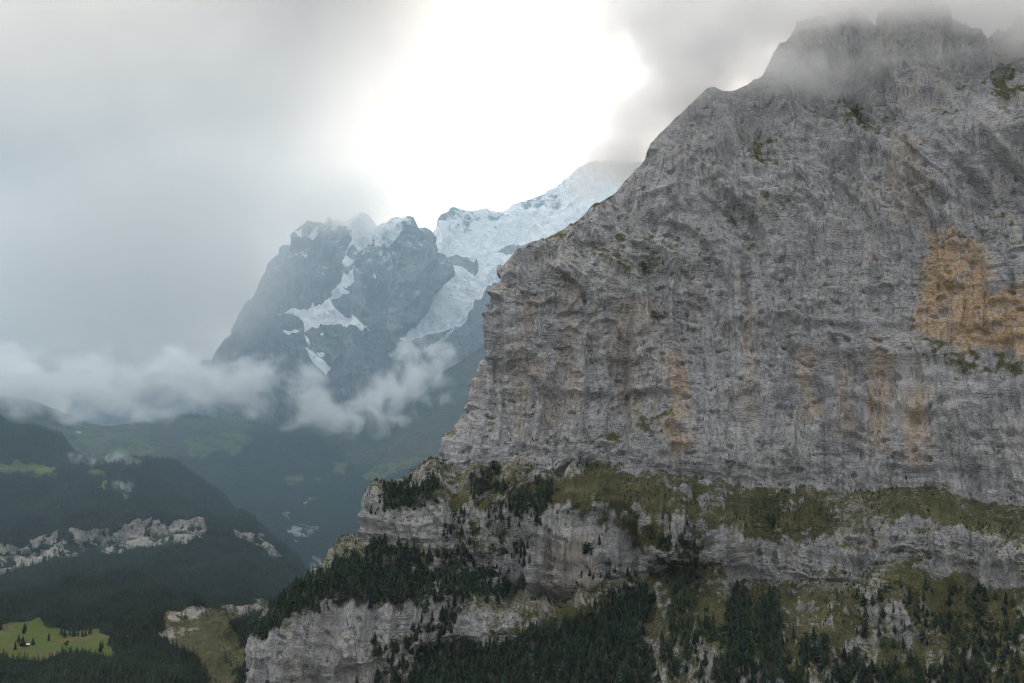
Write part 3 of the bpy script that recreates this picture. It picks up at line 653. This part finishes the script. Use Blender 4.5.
def build_near_slope():
    T = ([(-350, 410), (-100, 420), (0, 432), (60, 442), (75, 452), (100, 458), (130, 458), (165, 472), (190, 480), (222, 496), (252, 522), (275, 548), (297, 578)],
         [(-350, 5200), (60, 5400), (150, 5500), (222, 5300), (252, 5000), (297, 4600)])
    a = ([(-350, 545), (0, 545), (40, 535), (100, 529), (150, 516), (200, 521), (250, 531), (275, 552), (298, 582)], [(-350, 4250), (150, 4550), (250, 4550), (298, 4450)])
    b = ([(-350, 575), (0, 570), (40, 560), (100, 552), (150, 546), (200, 540), (250, 543), (276, 560), (299, 588)], [(-350, 4220), (150, 4510), (250, 4520), (299, 4420)])
    c = ([(-350, 615), (0, 618), (100, 618), (150, 611), (200, 608), (250, 603), (300, 600)], [(-350, 3350), (100, 3500), (200, 3750), (300, 4050)])
    c2 = ([(-350, 628), (0, 630), (100, 632), (160, 622), (200, 619), (250, 616), (300, 612)], [(-350, 3230), (100, 3380), (200, 3650), (300, 3980)])
    e = ([(-350, 655), (0, 657), (110, 662), (160, 652), (220, 652), (260, 655), (300, 655)], [(-350, 2850), (100, 2980), (160, 3100), (240, 3300), (300, 3400)])
    f = ([(-350, 700), (120, 705), (180, 690), (230, 700), (270, 710), (300, 715)], [(-350, 2500), (110, 2600), (180, 2700), (230, 2850), (300, 2900)])
    h = ([(-350, 960), (300, 960)], [(-350, 1800), (300, 1800)])
    cnt = [110, 28, 90, 20, 60, 50, 30]
    P = line_rows([T, a, b, c, c2, e, f, h], cnt, 620)
    t = np.linspace(1, 0, 20, endpoint=False)[:, None, None]
    P = np.concatenate([P[:1] + t * np.array([0., 700, -420]), P], 0)
    W = np.linspace(0, 1, 31)[1:][None, :, None]
    P = np.concatenate([P, P[:, -1:] + W * np.array([350., 500, -650])], 1)
    row = np.concatenate([np.full(20, -1.0)] + [np.full(k_, i) + np.linspace(0, 1, k_, endpoint=False) for i, k_ in enumerate(cnt)] + [[7]])[:, None] + np.zeros((1, P.shape[1]))
    P = blur(blur(P, 2, 0), 3, 1)
    N = normals(blur(blur(P, 5, 0), 5, 1)); N = np.where(N[..., 2:3] < 0, -N, N)
    px, py = pix(P)
    mead0 = poly_mask(px, py, [(-80, 622), (110, 622), (120, 664), (-80, 664)], 6)
    cliffb = smooth(row, .9, 1.05) * smooth(row, 2.15, 1.95)
    d = 70 * perlin(P / 520, 1.) + (1 - mead0) * (34 * ridged(P, 330, 2, .5, 2.) + 16 * perlin(P / 110, 3.) + 5 * perlin(P / 36, 4.)) + cliffb * (18 * perlin(P / 45, 6.) + 10 * perlin(P / 18, 7.))
    gul = poly_mask(px, py, [(155, 610), (300, 598), (300, 720), (235, 720), (200, 650)], 8)
    d += gul * (16 * (1 - 2 * np.abs(perlin(np.stack([(P[..., 0] + .5 * P[..., 2]) / 60, P[..., 1] / 700, P[..., 2] / 400], -1)))) + 8 * perlin(P / 25, 8.))
    Q = P + N * d[..., None]
    px, py = pix(Q)
    qx = px + 7 * perlin(P / 150, 11.) + 4 * perlin(P / 50, 12.); qy = py + 4 * perlin(P / 150, 13.) + 3 * perlin(P / 50, 14.)
    z = Q[..., 2] * 0
    mead = z.copy(); rock = z.copy(); deb = z.copy()
    for pl, v in (([(-60, 624), (20, 621), (35, 620), (45, 629), (60, 630), (75, 634), (100, 631), (108, 640), (118, 655), (108, 664), (95, 655), (60, 652), (40, 664), (20, 662), (0, 652), (-60, 652)], 1.1),
                  ([(0, 465), (20, 462), (45, 466), (60, 478), (20, 474), (0, 476)], .8), ([(85, 470), (110, 470), (108, 476), (88, 475)], .7), ([(100, 482), (108, 482), (107, 490), (101, 490)], .6), ([(118, 492), (130, 494), (128, 500), (120, 499)], .7), ([(30, 462), (52, 466), (50, 472), (32, 470)], .6),
                  ([(198, 655), (222, 658), (236, 672), (228, 700), (210, 690)], .35)):
        mead = np.maximum(mead, v * poly_mask(qx, qy, pl, 1.6))
    for pl, v in (([(-60, 548), (0, 546), (15, 545), (40, 534), (60, 530), (100, 528), (120, 524), (150, 514), (170, 518), (200, 520), (205, 535), (170, 548), (140, 545), (125, 556), (90, 550), (60, 560), (20, 568), (0, 576), (-60, 580)], .95), ([(235, 528), (262, 534), (282, 556), (276, 562), (255, 545), (235, 535)], .9),
                  ([(160, 612), (200, 606), (215, 614), (190, 622), (165, 620)], .8), ([(225, 604), (265, 602), (262, 612), (228, 612)], .7), ([(155, 632), (190, 626), (205, 632), (170, 642)], .7), ([(270, 610), (300, 610), (300, 690), (280, 700), (272, 650)], .5)):
        rock = np.maximum(rock, v * poly_mask(qx, qy, pl, 3))
    for pl in ([(205, 620), (222, 615), (240, 640), (250, 655), (262, 690), (250, 690), (235, 650)], [(165, 635), (200, 630), (240, 650), (220, 656), (190, 650)], [(240, 650), (254, 660), (262, 700), (245, 680)]):
        deb = np.maximum(deb, poly_mask(qx, qy, pl, 4))
    brk = perlin(np.stack([P[..., 0] / 60, P[..., 1] / 200, P[..., 2] / 45], -1) + 31.) + .8 * perlin(P / 28, 32.) + .5 * perlin(P / 13, 33.)
    rock *= smooth(brk, -.62, .10); deb *= smooth(brk, -1.0, .2)
    openg = poly_mask(qx, qy, [(160, 612), (270, 602), (275, 700), (232, 700), (195, 655), (175, 645)], 4)
    wood = np.clip(1 - 1.5 * mead - 1.3 * rock - deb - 0.8 * openg, 0, 1)
    wood = np.maximum(wood, .8 * poly_mask(qx, qy, [(232, 620), (262, 608), (270, 640), (255, 655), (240, 640)], 3))
    wood = np.maximum(wood, .9 * poly_mask(qx, qy, [(240, 668), (250, 664), (254, 690), (240, 690)], 2))
    wood = np.where(np.arange(Q.shape[0])[:, None] < 8, 0, wood)
    o = sheet_object('forested_slope', Q, M_HILL, dict(grass=np.clip(.9 - rock, 0, 1), ochre=.15 * rock, pale=rock * .3, debris=deb, meadow=mead, wood=wood))
    tag(o, 'dark forested valley side with a pale rock band and a small meadow', 'hillside', kind='structure')
    return Q, wood, px, py, mead
FARS = build_far_slope()
NEAR = build_near_slope()

# ------------------------------------------------------------------ air and clouds
def volume_material(name, col, density, aniso, from_grid):
    m = bpy.data.materials.new(name); m.use_nodes = True
    g = NT(m.node_tree)
    v = g.n('ShaderNodeVolumePrincipled')
    v.inputs['Color'].default_value = (*col, 1); v.inputs['Anisotropy'].default_value = aniso
    if from_grid:
        a = g.n('ShaderNodeAttribute', attribute_name='density').outputs['Fac']
        v.inputs['Density Attribute'].default_value = ''
        g.t.links.new(g.math('MULTIPLY', a, density), v.inputs['Density'])
    else:
        v.inputs['Density Attribute'].default_value = ''
        v.inputs['Density'].default_value = density
    g.n('ShaderNodeOutputMaterial', {1: v.outputs[0]})
    return m

HAZE_DENSITY, MIST_DENSITY = 0.000008, 0.000092
def build_air(name, lo, hi, mat, label):
    lo, hi = np.array(lo), np.array(hi)
    V = np.array([[(lo, hi)[i][0], (lo, hi)[j][1], (lo, hi)[k][2]] for k in (0, 1) for j in (0, 1) for i in (0, 1)])
    f = np.array([[0, 2, 3, 1], [4, 5, 7, 6], [0, 1, 5, 4], [2, 6, 7, 3], [0, 4, 6, 2], [1, 3, 7, 5]])
    me = mesh_np(name, V, f, [mat], smooth_shade=False)
    o = bpy.data.objects.new(name, me); COL.objects.link(o)
    tag(o, label, name, kind='stuff')
build_air('haze', (-7600., -1200., -1000.), (7600., 12700., 4600.), volume_material('haze_air', (0.70, 0.86, 1.0), HAZE_DENSITY, 0.4, False), 'thin clear haze filling the whole valley')
build_air('mist', (-7500., 3300., -990.), (7500., 12600., 2500.), volume_material('damp_air', (0.56, 0.81, 1.0), MIST_DENSITY, 0.55, False), 'damp blue mist under the clouds at the head of the valley')

def cloud(label, blobs, density, vox, wl=400.0, k=1.1, thr=0.25, gain=2.0, squash=1.0, col=(1, 1, 1), aniso=0.0, seed=0.0, group=None, soft=0.2):
    """a bank of cloud: soft lumps broken up by fractal noise, kept as a grid of densities.
    blobs: (centre px, py, metres ahead, radius px across, radius px up, depth radius m, weight)"""
    cs = [at(b[0], b[1], b[2]) for b in blobs]
    rs = [np.array([b[3] * b[2] / F, b[5], b[4] * b[2] / F]) for b in blobs]
    lo = np.min([c - 1.25 * r for c, r in zip(cs, rs)], 0); hi = np.max([c + 1.25 * r for c, r in zip(cs, rs)], 0)
    res = np.clip(np.round((hi - lo) / vox), 8, 320).astype(int)
    mat = volume_material('cloud_vapour', col, density, aniso, True)
    vol = bpy.data.meshes.new('cloud_bank')
    o = bpy.data.objects.new('cloud_bank', vol); COL.objects.link(o)
    vol.materials.append(mat)
    tree = bpy.data.node_groups.new('cloud_shape', 'GeometryNodeTree')
    tree.interface.new_socket('Geometry', in_out='OUTPUT', socket_type='NodeSocketGeometry')
    g = NT(tree)
    pos = g.n('GeometryNodeInputPosition').outputs[0]
    shape = None
    for b, c, r in zip(blobs, cs, rs):
        q = g.vmath('DIVIDE', g.vmath('SUBTRACT', pos, tuple(c)), tuple(r))
        s = g.math('MULTIPLY', g.math('SUBTRACT', 1.0, g.vmath('LENGTH', q)), b[6])
        shape = s if shape is None else g.n('ShaderNodeMath', {0: shape, 1: s, 2: 0.35}, operation='SMOOTH_MAX').outputs[0]
    sc = g.n('ShaderNodeVectorMath', {0: pos, 1: (1 / wl, 1 / wl, squash / wl)}, operation='MULTIPLY').outputs[0]
    sc = g.vmath('ADD', sc, (seed, seed * 1.7, seed * .6))
    nz = g.noise(sc, 1.0, 6.0, 0.62, 0.5)
    f = g.math('ADD', shape, g.math('MULTIPLY', g.math('SUBTRACT', nz, 0.5), 2.0 * k))
    f = g.math('MULTIPLY', g.math('SUBTRACT', f, thr), gain, 0.0, True)
    f = g.math('MULTIPLY', f, g.remap(shape, 0.0, soft))
    vc = g.n('GeometryNodeVolumeCube', {'Density': f, 'Background': 0.0, 'Min': tuple(lo), 'Max': tuple(hi),
                                        'Resolution X': int(res[0]), 'Resolution Y': int(res[1]), 'Resolution Z': int(res[2])})
    sm = g.n('GeometryNodeSetMaterial', {'Geometry': vc.outputs[0], 'Material': mat})
    g.n('NodeGroupOutput', {0: sm.outputs[0]})
    md = o.modifiers.new('cloud_shape', 'NODES'); md.node_group = tree
    tag(o, label, 'cloud', group, 'stuff')
    return o

cloud('grey cloud wrapped round the summit of the great cliff',
      [(800, 75, 2520, 130, 38, 170, .9), (700, 60, 2650, 100, 62, 260, 1.0), (900, 60, 2520, 130, 34, 170, .85), (1050, 40, 2420, 110, 50, 200, 1.0),
       (640, 120, 2750, 70, 70, 260, .9), (670, 20, 2950, 130, 80, 400, 1.1), (850, 10, 2620, 230, 55, 300, 1.3), (960, -10, 2480, 230, 55, 260, 1.4), (760, -60, 3300, 260, 110, 500, 1.6), (1020, -40, 3100, 200, 110, 400, 1.6), (595, 160, 2950, 50, 50, 300, .8), (628, 158, 2850, 48, 40, 250, 1.3), (680, 100, 2780, 70, 50, 250, 1.2)],
      0.010, 12, wl=230, k=1.45, thr=0.10, gain=1.3, seed=1.0, aniso=0.5, soft=0.4)
cloud('broad grey cloud hiding the left shoulder and summit of the snow mountain',
      [(100, 250, 8900, 300, 190, 650, 1.2), (180, 180, 8900, 240, 110, 600, 1.1), (235, 290, 8700, 70, 90, 450, 1.0), (100, 370, 8700, 220, 60, 600, 1.1),
       (335, 203, 9400, 95, 50, 380, 1.6), (60, 40, 8900, 380, 230, 700, 1.0)],
      0.0026, 55, wl=1100, k=0.7, thr=-0.05, gain=1.0, seed=2.0, soft=0.8, col=(1.0, 0.965, 0.925), aniso=0.3)
cloud('white cloud bank lying across the valley head below the snow mountain',
      [(20, 380, 7000, 210, 42, 480, 1.2), (170, 384, 7100, 130, 42, 420, 1.1), (245, 384, 7200, 90, 38, 340, 1.0), (300, 402, 7200, 60, 34, 260, 1.0), (325, 412, 7300, 36, 26, 180, .8), (110, 415, 6800, 90, 18, 200, .8)],
      0.0062, 15, wl=300, k=2.9, thr=0.42, gain=1.5, squash=1.3, seed=3.0)
cloud('ragged wisps of white cloud drifting under the glacier',
      [(385, 412, 7400, 66, 28, 280, .95), (412, 388, 7500, 52, 34, 280, .95), (436, 402, 7400, 36, 26, 220, .85), (425, 358, 7700, 46, 32, 280, .9), (360, 420, 7400, 60, 22, 220, .8)],
      0.0075, 12, wl=200, k=3.1, thr=0.46, gain=1.6, seed=4.0)
cloud('small scraps of mist hanging over the upper forest',
      [(78, 458, 5200, 18, 9, 90, .8), (95, 463, 5200, 14, 9, 80, .8), (118, 459, 5200, 16, 12, 90, .85), (135, 462, 5200, 12, 7, 80, .7), (122, 486, 4800, 17, 8, 80, .8)],
      0.007, 5, wl=48, k=3.4, thr=0.46, gain=1.3, seed=5.0)

# ------------------------------------------------------------------ trees
def conifer(tiers, nb, seed, width=0.17):
    """unit-high spruce: tapered trunk and drooping uneven branch sprays; faces and which of them are bark"""
    r = np.random.default_rng(seed)
    V, Fq, Ft = [], [], []
    k = 5
    for z_, rad in ((-0.04, 0.016), (0.92, 0.003)):
        for i in range(k): V.append((rad * math.cos(6.283 * i / k), rad * math.sin(6.283 * i / k), z_))
    for i in range(k): Fq.append((i, (i + 1) % k, k + (i + 1) % k, k + i))
    nt_bark = len(Fq)
    for t in range(tiers):
        u = (t + 0.5) / tiers
        z0 = 0.08 + 0.90 * u
        rad = width * (1 - u) ** 0.85 * (0.55 + 0.45 * min(1, u * 6)) + 0.012
        for b in range(nb if u < 0.75 else max(4, nb - 2)):
            an = 6.283 * (b + r.random() * 0.8) / nb + t * 1.1
            rr = rad * r.uniform(0.6, 1.25); dz = r.uniform(-0.02, 0.02)
            c, s_ = math.cos(an), math.sin(an)
            w = rr * r.uniform(0.30, 0.5)
            i0 = len(V)
            V += [(0, 0, z0 + 0.055 + dz), (c * rr * .6 - s_ * w, s_ * rr * .6 + c * w, z0 - 0.02 + dz), (c * rr, s_ * rr, z0 - 0.055 + dz - rr * .25), (c * rr * .6 + s_ * w, s_ * rr * .6 - c * w, z0 - 0.02 + dz)]
            Ft += [(i0, i0 + 1, i0 + 2), (i0, i0 + 2, i0 + 3)]
    i0 = len(V); V += [(-.008, 0, .93), (.008, 0, .93), (0, .006, 1.0)]; Ft.append((i0, i0 + 1, i0 + 2))
    return np.array(V, np.float32), np.array(Fq), np.array(Ft)

def broadleaf(n, seed):
    r = np.random.default_rng(seed)
    V, Fq, Ft = [], [], []
    k = 5
    for z_, rad in ((-0.04, 0.03), (0.6, 0.010)):
        for i in range(k): V.append((rad * math.cos(6.283 * i / k), rad * math.sin(6.283 * i / k), z_))
    for i in range(k): Fq.append((i, (i + 1) % k, k + (i + 1) % k, k + i))
    cl = [np.array([r.uniform(-.2, .2), r.uniform(-.2, .2), r.uniform(.35, .8)]) for _ in range(7)]
    for i in range(n):
        c = cl[i % 7]; v = r.normal(size=3); v /= np.linalg.norm(v)
        p = c + v * np.array([.17, .17, .16]) * r.uniform(.6, 1.1)
        a = r.normal(size=3); a /= np.linalg.norm(a); b = np.cross(a, v + .3 * r.normal(size=3)); b /= np.linalg.norm(b) + 1e-6
        s_ = r.uniform(.04, .075); i0 = len(V)
        V += [tuple(p + a * s_), tuple(p - a * s_ * .6 + b * s_), tuple(p - a * s_ * .6 - b * s_)]
        Ft.append((i0, i0 + 1, i0 + 2))
    return np.array(V, np.float32), np.array(Fq), np.array(Ft)

NEAR_KINDS = [conifer(11, 8, 100 + i, w) for i, w in enumerate((.20, .25, .28, .22, .32))]
FAR_KINDS = [conifer(5, 5, 200 + i, w) for i, w in enumerate((.22, .26, .30, .25))]

def sample_sheet(P, weight, n):
    """random points on a sheet, density following weight times area"""
    A = np.linalg.norm(np.cross(P[1:, :-1] - P[:-1, :-1], P[:-1, 1:] - P[:-1, :-1]), axis=-1)
    w = (A * (weight[:-1, :-1] + weight[1:, 1:]) * .5).ravel().astype(np.float64)
    c = np.cumsum(w); c /= c[-1]
    k = np.searchsorted(c, rng.random(n)); k = np.clip(k, 0, len(w) - 1)
    i, j = np.divmod(k, P.shape[1] - 1)
    u, v = rng.random(n)[:, None], rng.random(n)[:, None]
    return P[i, j] * (1 - u) * (1 - v) + P[i + 1, j] * u * (1 - v) + P[i, j + 1] * (1 - u) * v + P[i + 1, j + 1] * u * v

def thin(p, gap):
    """drop points closer than a gap (grid test)"""
    key = np.floor(p[:, :2] / gap).astype(int)
    key = np.stack([key[:, 0], key[:, 1], np.floor(p[:, 2] / gap / 1.5).astype(int)], 1)
    _, idx = np.unique(key, axis=0, return_index=True)
    return p[np.sort(idx)]

def forest(name, label, p, h, kinds, tint):
    """many trees as one mass"""
    Vs, Q4, T3, tn, off = [], [], [], [], 0
    kind = rng.integers(0, len(kinds), len(p))
    for ki, (V, Fq, Ft) in enumerate(kinds):
        s = np.where(kind == ki)[0]
        if not len(s): continue
        a = rng.random(len(s)) * 6.283; c, sn = np.cos(a)[:, None], np.sin(a)[:, None]
        wz = rng.uniform(.85, 1.25, len(s))[:, None]
        X = (V[None, :, 0] * c - V[None, :, 1] * sn) * wz; Y = (V[None, :, 0] * sn + V[None, :, 1] * c) * wz
        lean = rng.normal(size=(len(s), 2)) * .03
        W = np.stack([X + lean[:, :1] * V[None, :, 2], Y + lean[:, 1:] * V[None, :, 2], np.broadcast_to(V[None, :, 2], X.shape)], -1) * h[s][:, None, None] + p[s][:, None, :]
        nv = len(V); base = off + np.arange(len(s))[:, None, None] * nv
        Vs.append(W.reshape(-1, 3)); Q4.append((Fq[None] + base).reshape(-1, 4)); T3.append((Ft[None] + base).reshape(-1, 3))
        tn.append(np.repeat(tint[s], nv)); off += nv * len(s)
    V = np.concatenate(Vs); Q4 = np.concatenate(Q4); T3 = np.concatenate(T3)
    mi = np.concatenate([np.ones(len(Q4)), np.zeros(len(T3))])
    me = mesh_np(name, V, [Q4, T3], [M_SPRUCE, M_BARK], dict(tint=np.concatenate(tn)), False, mi)
    o = bpy.data.objects.new(name, me); COL.objects.link(o)
    return tag(o, label, 'forest', kind='stuff')

def in_frame(p, m=30):
    x, y = pix(p)
    return (x > -m) & (x < 1024 + m) & (y > -m) & (y < 683 + m)

def tree_mesh(name, kind, leaf):
    V, Fq, Ft = kind
    return mesh_np(name, V, [Fq, Ft], [leaf, M_BARK], None, False, np.concatenate([np.ones(len(Fq)), np.zeros(len(Ft))]))

SPRUCE_MESHES = [tree_mesh('conifer_tree', k, M_SPRUCE_ONE) for k in NEAR_KINDS]
LEAF_MESHES = [tree_mesh('broadleaf_tree', broadleaf(260, 300 + i), M_LEAF_ONE) for i in range(3)]

def plant(name, me, p, h, label, cat, group):
    o = bpy.data.objects.new(name, me); COL.objects.link(o)
    o.location = tuple(p - np.array([0, 0, .02 * h])); o.scale = (h * random.uniform(.85, 1.2),) * 2 + (h,)
    o.rotation_euler = (random.gauss(0, .02), random.gauss(0, .02), random.uniform(0, 6.28))
    return tag(o, label, cat, group)

def stand_of(x, y):
    """which stand of trees a pixel of the cliff foot belongs to"""
    if x < 395: return 'dark spruce in the wood on the ledge along the cliff foot at the valley side', 'spruces on the left ledge of the cliff'
    if x < 690: return 'dark spruce in the thick wood climbing the gully below the pale rock bands', 'spruces in the gully wood at the cliff foot'
    if x < 800: return 'dark spruce in the twin upright strips of trees below the rounded grass mound', 'spruces in the twin strips of trees'
    return 'dark spruce scattered over the grassy slope under the right part of the cliff', 'spruces scattered on the grass slope'

def build_cliff_trees():
    Q, nz_, wood, px, py, rowid = CLIFF
    vis = ((px > -20) & (px < 1050) & (py < 730) & (rowid > 4)).astype(np.float32)
    p = sample_sheet(Q, wood * vis, 14000)
    p = thin(p, 8.0)
    h = rng.uniform(13, 30, len(p)) * (0.75 + 0.25 * smooth(-p[:, 2], -100, 350))
    # dwarf trees and bushes dotted over the ledges
    sc = sample_sheet(Q, np.clip(nz_ - .15, 0, 1) * vis * smooth(perlin(Q / 70, 77.) + .5 * perlin(Q / 25, 78.), -.1, .45), 7000)
    sc = thin(sc, 6.0)
    fr = in_frame(p, 12)
    score = np.where(fr, h / p[:, 1], 0)
    top = np.argsort(-score)[:255]
    mask = np.ones(len(p), bool); mask[top] = False
    for i in top:
        x, y = pix(p[i])
        lab, grp = stand_of(x, y)
        plant('conifer_tree', SPRUCE_MESHES[rng.integers(5)], p[i], h[i], lab, 'tree', grp)
    pr = np.concatenate([p[mask], sc]); hr = np.concatenate([h[mask], rng.uniform(2.5, 9, len(sc))])
    forest('cliff_forest', 'dark spruce wood and dwarf trees growing on the ledges and gullies of the cliff', pr, hr, NEAR_KINDS + [broadleaf(90, 400), broadleaf(90, 401)], rng.random(len(pr)))
    # lighter leafy trees among the spruces of the gully
    for i, (x, y) in enumerate([(612, 628), (618, 640), (604, 645), (622, 652), (613, 660), (640, 655), (632, 640), (598, 662), (480, 655), (520, 668), (560, 660)]):
        d = np.hypot(px - x, py - y) + 1e6 * (rowid < 4); k = np.unravel_index(np.argmin(d), d.shape)
        plant('broadleaf_tree', LEAF_MESHES[i % 3], Q[k], random.uniform(13, 20), 'lighter green leafy tree among the dark spruces of the gully wood', 'tree', 'leafy trees in the gully wood')
build_cliff_trees()

def build_slope_forests():
    Q, wood, px, py, mead = NEAR
    vis = ((px > -40) & (px < 330) & (py < 730)).astype(np.float32)
    p = thin(sample_sheet(Q, wood ** 1.5 * vis, 60000), 9.5)
    tn = np.clip(.5 + .6 * perlin(p / 160, 5.) + rng.normal(size=len(p)) * .22, 0, 1)
    forest('valley_forest', 'dense dark spruce forest covering the near valley side', p, rng.uniform(15, 30, len(p)), FAR_KINDS, tn)
    P, wood, px, py = FARS
    vis = ((px > -40) & (px < 470) & (py < 620) & (py > 395)).astype(np.float32)
    p = thin(sample_sheet(P, wood ** 1.5 * vis, 50000), 15)
    tn = np.clip(.5 + .6 * perlin(p / 260, 5.) + rng.normal(size=len(p)) * .2, 0, 1)
    forest('far_forest', 'distant bluish forest on the slope across the side valley', p, rng.uniform(18, 32, len(p)), FAR_KINDS, tn)

def ground_at(sheet, x, y):
    Q, px, py = sheet
    d = np.hypot(px - x, py - y); return Q[np.unravel_index(np.argmin(d), d.shape)]

def build_meadow():
    S = (NEAR[0], NEAR[2], NEAR[3])
    for x, y, h, lab in ((48.5, 641, 30, 'solitary pointed spruce in the middle of the valley meadow'), (66, 648, 26, 'round crowned reddish green tree standing alone on the valley meadow'),
                         (33, 645, 26, 'bushy tree just right of the meadow hut'), (22, 646, 34, 'tall dark tree close on the left side of the meadow hut'),
                         (24, 634, 40, 'tall twin dark spruce above the meadow hut at the wood edge'), (100, 652, 36, 'broad dark spruce on the right rim of the valley meadow')):
        plant('conifer_tree', SPRUCE_MESHES[rng.integers(5)] if 'round' not in lab else LEAF_MESHES[0], ground_at(S, x, y), h, lab, 'tree', 'single trees on the valley meadow')
    for x, y in ((15, 649), (18, 642), (26, 630), (61, 635), (64, 637), (70, 635), (74, 636), (78, 636), (82, 637), (86, 636), (90, 634), (102, 648), (116, 655), (118, 652), (1, 630)):
        plant('conifer_tree', SPRUCE_MESHES[rng.integers(5)], ground_at(S, x, y), random.uniform(24, 34), 'dark spruce at the ragged edge of the valley meadow', 'tree', 'spruces edging the valley meadow')
build_slope_forests()
build_meadow()

# ------------------------------------------------------------------ huts
M_WALL, M_ROOF, M_DOOR = plain('weathered_timber', (0.10, 0.07, 0.05)), plain('pale_shingle_roof', (0.50, 0.46, 0.43), .7, .15), plain('dark_door', (0.03, 0.025, 0.02))
M_RENDER = plain('pale_render', (0.45, 0.42, 0.38))

def solid(name, V, Fs, m, parent):
    me = bpy.data.meshes.new(name); me.from_pydata(V, [], Fs); me.materials.append(m); me.validate()
    o = bpy.data.objects.new(name, me); COL.objects.link(o); o.parent = parent
    return o

def hut(p, L, W, H, rz, label, wall=M_WALL):
    t = bpy.data.objects.new('mountain_hut', None); COL.objects.link(t)
    t.location = tuple(p); t.rotation_euler = (0, 0, rz); tag(t, label, 'hut', 'huts on the alpine meadows')
    x, y, r = L / 2, W / 2, H * 1.75
    solid('wall', [(-x, -y, -3), (x, -y, -3), (x, y, -3), (-x, y, -3), (-x, -y, H), (x, -y, H), (x, y, H), (-x, y, H), (-x, 0, r), (x, 0, r)],
          [(0, 1, 5, 4), (2, 3, 7, 6), (1, 2, 6, 9, 5), (3, 0, 4, 8, 7), (3, 2, 1, 0)], wall, t)
    ex, ey, th = x + .8, y + .9, .35
    zb = H - .9 * (r - H) / y + .05
    V = []
    for sx in (-ex, ex):
        V += [(sx, -ey, zb), (sx, 0, r + .05), (sx, ey, zb), (sx, -ey, zb + th), (sx, 0, r + .05 + th), (sx, ey, zb + th)]
    solid('roof', V, [(0, 1, 7, 6), (1, 2, 8, 7), (3, 9, 10, 4), (4, 10, 11, 5), (0, 6, 9, 3), (2, 5, 11, 8), (0, 3, 4, 1), (1, 4, 5, 2), (6, 7, 10, 9), (7, 8, 11, 10)], M_ROOF, t)
    solid('door', [(-.8, -y - .06, 0), (.8, -y - .06, 0), (.8, -y - .06, 2.2), (-.8, -y - .06, 2.2), (-.8, -y + .05, 0), (.8, -y + .05, 0), (.8, -y + .05, 2.2), (-.8, -y + .05, 2.2)],
          [(0, 1, 2, 3), (1, 5, 6, 2), (4, 0, 3, 7), (3, 2, 6, 7), (5, 4, 7, 6)], M_DOOR, t)
    return t

S = (NEAR[0], NEAR[2], NEAR[3]); S2 = (FARS[0], FARS[2], FARS[3])
hut(ground_at(S, 27, 646), 15, 9, 4, 0.5, 'small hut with a pale roof under dark trees on the valley meadow')
hut(ground_at(S2, 78, 433), 34, 15, 9, 0.3, 'long pale building in the middle of the high alp below the cloud', M_RENDER)
hut(ground_at(S2, 10, 423), 30, 14, 9, -0.3, 'pale hut by the left picture edge high on the alp', M_RENDER)
hut(ground_at(S2, 203, 452), 34, 14, 9, 0.2, 'white building on the brown alp beside the dark wood', M_RENDER)
